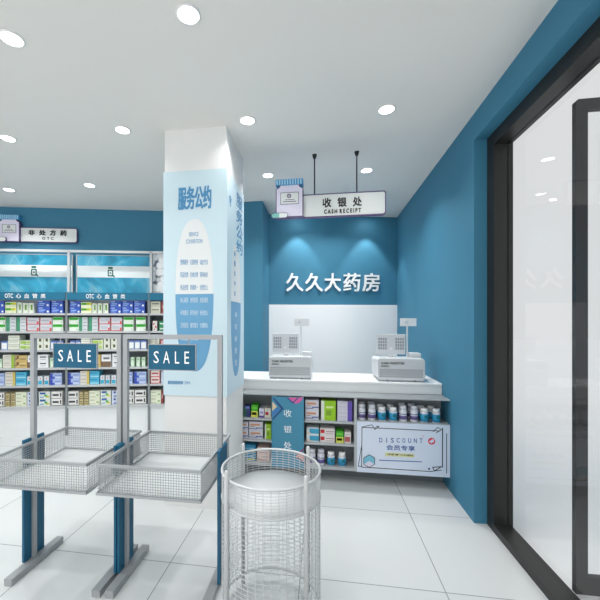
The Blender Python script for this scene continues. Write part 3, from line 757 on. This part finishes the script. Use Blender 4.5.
# discount panel
fp = cbx('front_panel', m_disc, xd1, XE, CB - 0.012, CB + 0.006, 0.122, 0.576)
YF = -0.012
def cf(px, py):
    return on_b(px, py, CB - 0.012)
def stroke(mb, pts, wpx, mi=0, y=YF):
    P = [cf(*p) for p in pts]
    for (x0, z0), (x1, z1) in zip(P, P[1:]):
        d = Vector((x1 - x0, z1 - z0)); L = d.length; n = Vector((-d.y, d.x)) / max(L, 1e-6) * wpx * 0.0045
        u = d / max(L, 1e-6) * wpx * 0.002
        mb.poly([(x0 + n.x - u.x, z0 + n.y - u.y), (x1 + n.x + u.x, z1 + n.y + u.y), (x1 - n.x + u.x, z1 - n.y + u.y), (x0 - n.x - u.x, z0 - n.y - u.y)], y - 0.001, y, mi)
m = MB()
def cts(s, p0, q0, p1, q1, mi=0, bo=0.0, mb=None):
    x0, z1 = cf(p0, q0); x1, z0 = cf(p1, q1); (mb or m).text(s, x0, x1, z0, z1, YF, 0.001, mi, bo)
for k_, c_ in enumerate('DISCOUNT'):
    q_ = 379.3 + 5.75 * k_
    cts(c_, q_ + (1.2 if c_ == 'I' else 0), 437.7 + 0.08 * k_, q_ + (2.0 if c_ == 'I' else 3.1), 442.5 + 0.1 * k_, 0, 0.02)
m2 = MB()
m.v = m.v
xs0, zz1 = cf(386.4, 444.6); xs1, zz0 = cf(415, 451.3)
m.text('会员专享', xs0, xs1, zz0, zz1, YF, 0.001, 0, 0.018)
stroke(m, [(379.3, 460.2), (421.8, 461.8)], 0.8)
m.build('lettering', m_dtext, fp)
m = MB(); x0, z1 = cf(385, 452.3); x1, z0 = cf(414.3, 457.6)
m.box(x0, x1, YF - 0.0004, YF, z0, z1, 1)
x0, z1 = cf(387.5, 453.2); x1, z0 = cf(413, 456.4)
m.text('点击"查"七大福利', x0, x1, z0, z1, YF - 0.0004, 0.001, 0, 0.01)
m.build('price_strip', [m_black, mat('pale_yellow_print', (222, 222, 170), 0.5)], fp)
m = MB()
stroke(m, [(362, 427.3), (440, 431)], 0.7); stroke(m, [(362, 427.3), (361.6, 467)], 0.7)
stroke(m, [(361.6, 467), (430, 471.5), (441.5, 470)], 0.7); stroke(m, [(442.5, 428), (442.4, 467.5)], 0.9)
stroke(m, [(446.6, 433.5), (446.6, 473.2)], 0.7); stroke(m, [(361.6, 446), (358.2, 466.3), (361.6, 466.3)], 0.6)
stroke(m, [(362, 427), (372, 424.8), (375, 429.5), (379, 426.2), (376, 426.4)], 0.6)
stroke(m, [(433, 431.6), (437.5, 427.4), (441.5, 429.5), (436, 433)], 0.6)
stroke(m, [(432.5, 467.3), (441.5, 466.6), (434.5, 470.8), (432.5, 467.3)], 0.8)
stroke(m, [(428.5, 468.8), (429.6, 468.8)], 1.6)
m.build('line_drawing', m_black, fp)
m = MB()
def hexa(cx, cy, r): return [cf(cx + r * math.cos(R(60 * k + 30)), cy + r * math.sin(R(60 * k + 30))) for k in range(6)]
h = hexa(369.2, 461, 6); m.poly(h, YF - 0.001, YF, 0)
m.poly([cf(369.2, 461), h[0], h[1], h[2]], YF - 0.0018, YF - 0.001, 1)
h2 = hexa(369.2, 461, 6.6); m.ring(h2, h, YF - 0.0024, YF, 2)
m.build('cube_emblem', [m_cube, mat('cube_dark_print', (220, 214, 232), 0.5), m_black], fp); m = MB()
m.poly(disc(*cf(431.6, 441.2), 0.031, 0.031, 12), YF - 0.001, YF, 3)
m.poly([cf(429, 441.5), cf(433.4, 438.8), cf(434, 441.6), cf(431.2, 443.2)], YF - 0.0018, YF - 0.001, 4)
m.poly(disc(*cf(423, 436), 0.005, 0.005, 8), YF - 0.001, YF, 3)
m.build('round_emblem', [m_cube, mat('cube_dark_print', (220, 214, 232), 0.5), m_black, m_red, m_disc], fp)

# tall banner in front of the shelves
bn = empty('banner', ((xb0 + xb1) / 2, CB - 0.012, 0.0))
tag(bn, 'upright blue banner with white characters and geometric corners, in front of counter shelves', 'banner')
bxo = (xb0 + xb1) / 2
BY = CB - 0.012 - 0.012
def bf(px, py):
    x, z = on_b(px, py, BY); return x - bxo, z
ztop = bf(288, 397.2)[1]
bp = MB().box(xb0 - bxo, xb1 - bxo, -0.012, 0.0, 0.122, ztop).build('panel', m_poster, bn)
m = MB()
for c, (q0, q1) in zip('收银处', ((409.5, 417), (425.5, 433), (441.5, 449))):
    x0, z1 = bf(283.8, q0); x1, z0 = bf(291.6, q1); m.text(c, x0, x1, z0, z1, -0.012, 0.001, 0, 0.0)
m.build('lettering', m_letter, bp)
m = MB()
def bpoly(pts, mi, lay=1): m.poly([bf(*p) for p in pts], -0.012 - 0.0008 * lay, -0.012, mi)
bpoly([(272.3, 398), (274.5, 398), (284, 408.5), (274, 419), (272.3, 421), (272.3, 418.3), (281, 408.7)], 0)
bpoly([(272.3, 401.5), (277, 406.5), (272.3, 411)], 1)
bpoly([(272.3, 412), (278, 407.5), (280, 409), (272.3, 416.5)], 2)
bpoly([(287.5, 397.6), (303.6, 397.6), (299.5, 402.6), (296, 403.8), (292.8, 402.4)], 3)
bpoly([(286.8, 397.6), (288.2, 397.6), (292.8, 402), (297.5, 397.6), (299, 397.6), (292.8, 403.8)], 0, 2)
bpoly([(303.6, 448), (303.6, 450), (297.2, 455.6), (296.2, 454.8)], 5)
bpoly([(303.6, 452), (303.6, 462.5), (299, 460.5), (295.5, 456.8), (299, 453.8)], 4)
bpoly([(296.5, 457.5), (298, 456.5), (303.6, 461.6), (303.6, 463.4)], 0, 2)
m.build('corner_shapes', [m_navy, m_peach, m_pblue, m_pink, mat('salmon_print', (222, 160, 150), 0.5), mat('magenta_print', (150, 50, 110), 0.5)], bp)

# goods on the counter shelves
GB = CB + 0.03
def cbox(kind, p0, p1, y_top, shelf_z, n, lab, dp=0.12, back=0.0):
    x0 = on_b(p0, 430, GB + back)[0]; x1 = on_b(p1, 430, GB + back)[0]; z1 = on_b(p0, y_top, GB + back)[1]
    ht = (z1 - shelf_z) / n
    for k in range(n):
        pos = '' if n == 1 else (', lower of two', ', upper of two')[k]
        place_box(kind, x1 - x0 - 0.002, ht - 0.0006, dp, ((x0 + x1) / 2, GB + back, shelf_z + ht * k + 0.0002), 0.0, lab + pos, 'medicine boxes on the counter shelves')
ZA, ZBm, ZC = zsh
cbox('dblue', 243.8, 250.2, 406.3, ZA, 1, 'dark blue and green box, top counter shelf beside the pillar')
cbox('greeny', 251.2, 257.8, 404.8, ZA, 1, 'green box with yellow base, top counter shelf left of banner')
cbox('wpurp', 259.2, 264, 408.5, ZA, 1, 'white box with violet base, top counter shelf left of banner')
cbox('reddot', 264.6, 271, 408.2, ZA, 1, 'white box with dark red dot, touching banner on top counter shelf')
cbox('owhite', 238.5, 248.3, 421.3, ZBm, 2, 'grey box with orange print, half hidden by pillar, middle shelf')
cbox('owhite', 249, 262.8, 421.4, ZBm, 2, 'grey box with orange print, middle shelf left of banner')
cbox('limeb', 264.8, 271.2, 424, ZBm, 1, 'lime box with white left edge, middle shelf left of banner')
cbox('teals', 245, 255.6, 444.4, ZC, 2, 'teal and yellow box, bottom counter shelf near the pillar')
cbox('pinkb', 257.2, 269.5, 447, ZC, 2, 'pink beige box, bottom counter shelf left of banner')
cbox('owhite', 305.3, 318.8, 399.8, ZA, 2, 'grey box with orange print, top counter shelf right of banner')
cbox('limeb', 321, 335.8, 400.5, ZA, 1, 'lime box with white left edge, top shelf between grey boxes')
cbox('purp', 337.3, 352.4, 401, ZA, 3 - 1, 'grey box with violet right side, top shelf by divider')
cbox('bwht', 306.5, 318.8, 427.3, ZBm, 2, 'white box with blue picture, middle shelf right of banner')
cbox('redsq', 320, 334.8, 428, ZBm, 2, 'pale box with red square, middle shelf right of banner')
cbox('greeny', 336, 343.6, 431, ZBm, 1, 'green box with yellow base, middle shelf right of banner')
cbox('redbr', 344.4, 351, 432.2, ZBm, 1, 'white box with brick red label, middle shelf by divider')

m_bw = mat('bottle_white', (214, 216, 224), 0.35)
m_blab = mat('label_blue', (42, 146, 190), 0.4); m_plab = mat('label_violet', (96, 84, 140), 0.4); m_bgreen = mat('label_leaf', (20, 110, 120), 0.4)
def bottle(r, h, violet):
    e = empty('pill_bottle')
    zb_ = h * 0.76
    MB().lathe([(0.001, 0), (r * 0.94, 0), (r, 0.004), (r, zb_ * 0.9), (r * 0.93, zb_ * 0.96), (r * 0.72, zb_), (0.001, zb_)]).build('body', m_bw, e)
    MB().lathe([(0.001, zb_ + 0.0005), (r * 0.86, zb_ + 0.0005), (r * 0.88, h - 0.004), (r * 0.84, h), (0.001, h)]).build('cap', m_letter if not violet else m_bw, e)
    lab = MB().lathe([(r * 1.0, zb_ * (0.2 if violet else 0.08)), (r * 1.02, zb_ * (0.2 if violet else 0.08)), (r * 1.02, zb_ * (0.5 if violet else 0.8)), (r, zb_ * (0.5 if violet else 0.8))]).build('paper_label', m_plab if violet else m_blab, e)
    m = MB()
    if violet: m.lathe([(r * 1.0, zb_ * 0.6), (r * 1.025, zb_ * 0.6), (r * 1.025, zb_ * 0.66), (r, zb_ * 0.66)])
    else:
        zz = zb_ * 0.55
        m.poly([(p[0], p[1]) for p in disc(0, zz, r * 0.5, r * 0.4, 10)], -r * 1.06, -r * 0.95, 0)
    m.build('label_print', m_navy if violet else m_bgreen, lab)
    return e
protos = {}
def put_bottle(kind, px, py_base, z, lab, b=None):
    b = b or CB + 0.055
    x = on_b(px, 430, b)[0]
    if kind not in protos:
        protos[kind] = o = bottle(0.034, 0.142, True) if kind == 'v' else bottle(0.035, 0.124, False)
    else: o = copy_tree(protos[kind])
    o.location = (x, b, z + 0.0003); o.rotation_euler = (0, 0, R(12))
    nm = 'white pill bottle with violet label' if kind == 'v' else 'white pill bottle with blue label'
    tag(o, nm + lab, 'bottle', 'pill bottles on the counter shelves')
    return o
ZD = 0.583
for kind, px, lab in (('v', 361.6, ', leftmost on the shelf above the discount panel'), ('v', 371.8, ', second from left above the discount panel'), ('b', 381.8, ', third from left above the discount panel'),
                      ('b', 393, ', fourth from left above the discount panel'), ('v', 403, ', fifth from left above the discount panel'), ('v', 414, ', sixth from left above the discount panel'),
                      ('b', 424, ', second from right above the discount panel'), ('b', 436, ', rightmost above the discount panel by the wall')):
    put_bottle(kind, px, 0, ZD, lab)
for kind, px, lab in (('v', 361.2, 'first'), ('v', 370.5, 'second'), ('b', 380, 'third'), ('b', 390, 'fourth'), ('v', 401.3, 'fifth'), ('v', 411, 'sixth'), ('b', 420.5, 'seventh'), ('b', 431, 'eighth')):
    put_bottle(kind, px, 0, ZD, ', %s from left in the back row above discount panel' % lab, CB + 0.15)
for kind, px, lab in (('v', 312, ', bottom counter shelf, next to banner'), ('v', 321, ', bottom counter shelf, second from banner'), ('b', 331, ', bottom counter shelf, third from banner'), ('b', 342, ', bottom counter shelf, nearest divider')):
    put_bottle(kind, px, 0, ZC, lab)

# ------------------------------------------------------------------ cash registers
def register():
    """origin: middle of the front foot line; front faces -y"""
    e = empty('cash_register')
    W, Hh, D = 0.43, 0.220, 0.36
    prof = [(-W / 2, 0.018), (W / 2, 0.018)]
    body = MB()
    n0 = rrect(-W / 2, W / 2, 0.016, Hh, 0.022)
    n1 = rrect(-W / 2 - 0.012, W / 2 + 0.012, 0.016, Hh - 0.012, 0.03)
    k = len(n0)
    vs = [(p[0], 0, p[1]) for p in n0] + [(p[0], 0.03, p[1] + 0.004) for p in n0] + [(p[0], D, p[1] - 0.0) for p in n1]
    fs = [list(range(k)), list(range(2 * k, 3 * k))[::-1]]
    for a in (0, 1):
        for j in range(k): fs.append((a * k + j, (a + 1) * k + j, (a + 1) * k + (j + 1) % k, a * k + (j + 1) % k))
    body.add(vs, fs)
    bo = body.build('body', m_reg, e)
    m = MB()
    for r_ in range(4):
        for c in range(18):
            x = -W / 2 + 0.018 + c * 0.0222; z = 0.043 + r_ * 0.0215
            m.box(x, x + 0.0115, -0.0015, 0, z, z + 0.0105)
    m.build('vent_holes', m_slot, bo)
    m = MB()
    m.text('CASH REGISTER', -W / 2 + 0.03, -W / 2 + 0.245, 0.166, 0.188, 0, 0.0012, 0, 0.06)
    m.text('收银台', -W / 2 + 0.03, -W / 2 + 0.105, 0.138, 0.157, 0, 0.0012, 0, 0.04)
    m.build('lettering', m_black, bo)
    for x0, x1 in ((-W / 2 + 0.01, -W / 2 + 0.08), (-W / 2 + 0.095, W / 2 - 0.105), (W / 2 - 0.085, W / 2 - 0.01)):
        MB().box(x0, x1, 0.004, D - 0.02, 0, 0.016).build('foot', m_vent, e)
    # screen seen from behind
    sc_ = MB().box(-0.20, 0.075, 0.16, 0.185, Hh + 0.028, Hh + 0.230).build('screen', m_reg, e, bevel=0.004)
    m = MB()
    for x0 in (-0.188, -0.022):
        for i in range(4):
            for j in range(4):
                m.box(x0 + i * 0.022, x0 + i * 0.022 + 0.0165, 0.1585, 0.16, Hh + 0.076 + j * 0.031, Hh + 0.076 + j * 0.031 + 0.024)
    m.build('screen_vents', m_vent, sc_)
    m = MB(); m.tube((-0.065, 0.152, Hh + 0.085), (-0.065, 0.16, Hh + 0.085), 0.014, 14)
    m.build('screen_knob', m_reg2, sc_)
    MB().box(-0.09, -0.04, 0.165, 0.185, Hh - 0.006, Hh + 0.03).build('screen_stand', m_reg2, e)
    # customer display on a pole
    po = MB().tube((0.098, 0.19, Hh - 0.006), (0.098, 0.19, Hh + 0.315), 0.0085, 12).build('pole', m_reg2, e)
    cd = MB().box(0.03, 0.185, 0.178, 0.20, Hh + 0.310, Hh + 0.390).build('customer_display', m_reg2, e, bevel=0.003)
    m = MB(); m.tube((0.085, 0.170, Hh + 0.350), (0.085, 0.178, Hh + 0.350), 0.016, 14); m.build('display_mount', m_reg, cd)
    MB().box(0.115, 0.225 - 0.012, 0.12, 0.24, Hh - 0.006, Hh + 0.045).build('printer', m_reg, e, bevel=0.006)
    return e
r1 = register()
xa, _ = on_b(268.6, 378, CW + 0.03); xb, _ = on_b(311.8, 378, CW + 0.03)
r1.location = ((xa + xb) / 2, CW + 0.03, 0.9072)
tag(r1, 'white cash register left on the counter, in front of the white facing', 'cash register', 'cash registers on the counter')
r2 = copy_tree(r1)
xa, _ = on_b(378, 380, CW + 0.03); xb, _ = on_b(425, 380, CW + 0.03)
r2.location = ((xa + xb) / 2, CW + 0.03, 0.9072)
tag(r2, 'white cash register nearest the right blue wall, pole display against the blue', 'cash register')

# ------------------------------------------------------------------ promotion stands with square wire baskets
ZR, ZF = 0.75, 0.603
SW = 0.553
def stand():
    """origin: floor point below the middle of the basket"""
    e = empty('basket_stand')
    h = SW / 2
    rb = 0.0065
    rim = MB()
    for z, r_ in ((ZR, rb), (ZF, rb)):
        rim.box(-h - r_, h + r_, -h - r_, -h + r_, z - r_, z + r_); rim.box(-h - r_, h + r_, h - r_, h + r_, z - r_, z + r_)
        rim.box(-h - r_, -h + r_, -h, h, z - r_, z + r_); rim.box(h - r_, h + r_, -h, h, z - r_, z + r_)
    rim.build('rim', m_steel, e)
    MB().box(-h, h, -h, h, ZF - 0.003, ZF + 0.003).build('tray', m_tray, e)
    wr_ = 0.0012; n = 40; nz = 11
    for side in range(4):
        m = MB()
        for k in range(1, n):
            x = -h + SW * k / n
            m.box(x - wr_, x + wr_, -h - wr_, -h + wr_, ZF, ZR)
        for k in range(1, nz):
            z = ZF + (ZR - ZF) * k / nz
            m.box(-h, h, -h - wr_, -h + wr_, z - wr_, z + wr_)
        m.xf(Matrix.Rotation(side * PI / 2, 4, 'Z')).build('wire_side', m_wire, e)
    ztop_ = on_b(34, 333.8, 1.928)[1]
    q = 0.013
    for s in (-1, 1):
        MB().box(0.008 + s * 0.289 - q, 0.008 + s * 0.289 + q, -q, q, 0.0, ztop_).build('pole', m_steel, e)
        x = 0.008 + s * 0.299
        sp = MB().box(x - 0.007, x + 0.007, -0.068, 0.088, 0.04, 0.775).build('side_panel', m_teal, e)
        MB().box(0.008 + s * 0.270 - 0.024, 0.008 + s * 0.270 + 0.024, -0.20, 0.20, 0.0, 0.04).build('foot', m_steel, e)
    MB().box(0.008 - 0.289 + q, 0.008 + 0.289 - q, -q, q, ztop_ - 2 * q, ztop_).build('top_bar', m_steel, e)
    zt_, zb_ = on_b(76, 344, 1.91)[1], on_b(76, 368, 1.91)[1]
    sg = MB().box(-0.143, 0.143, -0.012, -0.004, zb_, zt_).build('sale_sign', m_teal, e); sg.location.x = 0.011
    MB().ring([(-0.147, zb_ - 0.004), (0.147, zb_ - 0.004), (0.147, zt_ + 0.004), (-0.147, zt_ + 0.004)], [(-0.143, zb_), (0.143, zb_), (0.143, zt_), (-0.143, zt_)], -0.014, -0.003).build('sign_edge', m_steel, sg)
    m = MB(); zm = (zb_ + zt_) / 2
    for c, x in zip('SALE', (-0.0955, -0.0325, 0.0325, 0.091)):
        wd = {'S': 0.032, 'A': 0.040, 'L': 0.026, 'E': 0.028}[c]
        m.text(c, x - wd * 0.5, x + wd * 0.5, zm - 0.035, zm + 0.035, -0.012, 0.001, 0, 0.0)
    m.build('lettering', m_letter, sg)
    for x in (-0.10, 0.10): MB().box(x - 0.003, x + 0.003, -0.010, -0.006, zt_, ztop_ - 2 * q + 0.002).build('hanger', m_steel, sg)
    return e
st1 = stand(); st1.location = (-1.480, 1.928, 0)
tag(st1, 'silver stand with square wire basket and teal SALE sign, left one', 'display stand', 'silver wire basket stands')
st2 = copy_tree(st1); st2.location = (-0.8655, 1.934, 0)
tag(st2, 'silver stand with square wire basket and SALE sign before the pillar', 'display stand', 'silver wire basket stands')

# ------------------------------------------------------------------ round wire basket
rbk = empty('round_basket', (-0.252, 1.767, 0))
tag(rbk, 'round white wire basket with four posts standing in front of the counter', 'basket')
RR = 0.248
m_rw = mat('pale_wire', (196, 199, 201), 0.4, 0.15)
m = MB(); m.hoop(0, 0, 0.75, RR, 0.0065, 64); m.build('rim', m_rw, rbk)
MB().lathe([(0.001, 0.626), (RR - 0.004, 0.626), (RR - 0.004, 0.618), (0.001, 0.618)], n=64).build('tray', mat('pale_tray', (198, 201, 203), 0.5, 0.1), rbk)
m = MB()
for k in range(1, 10): m.hoop(0, 0, 0.75 - 0.0135 * k, RR, 0.0016, 64, 5)
for k in range(1, 26): m.hoop(0, 0, 0.62 - 0.022 * k, RR, 0.0016, 64, 5)
m.build('wire_rings', m_rw, rbk)
m = MB()
for k in range(44):
    t_ = 2 * PI * k / 44; x, y = RR * math.cos(t_), RR * math.sin(t_)
    m.tube((x, y, 0.06), (x, y, 0.75), 0.0016, 5)
m.build('wire_uprights', m_rw, rbk)
m = MB(); m.hoop(0, 0, 0.06, RR, 0.0065, 64); m.build('bottom_ring', m_rw, rbk); m = MB().hoop(0, 0, 0.62, RR, 0.005, 64); m.build('tray_ring', m_rw, rbk)
for a_ in (217, 307, 37, 127):
    x, y = (RR + 0.012) * math.cos(R(a_) + TH), (RR + 0.012) * math.sin(R(a_) + TH)
    m = MB(); m.lathe([(0.001, 0.0), (0.0105, 0.0), (0.0105, 0.79), (0.008, 0.798), (0.001, 0.799)], x, y, 14)
    m.build('post', mat('pale_grey_post', (196, 198, 200), 0.4, 0.1), rbk)
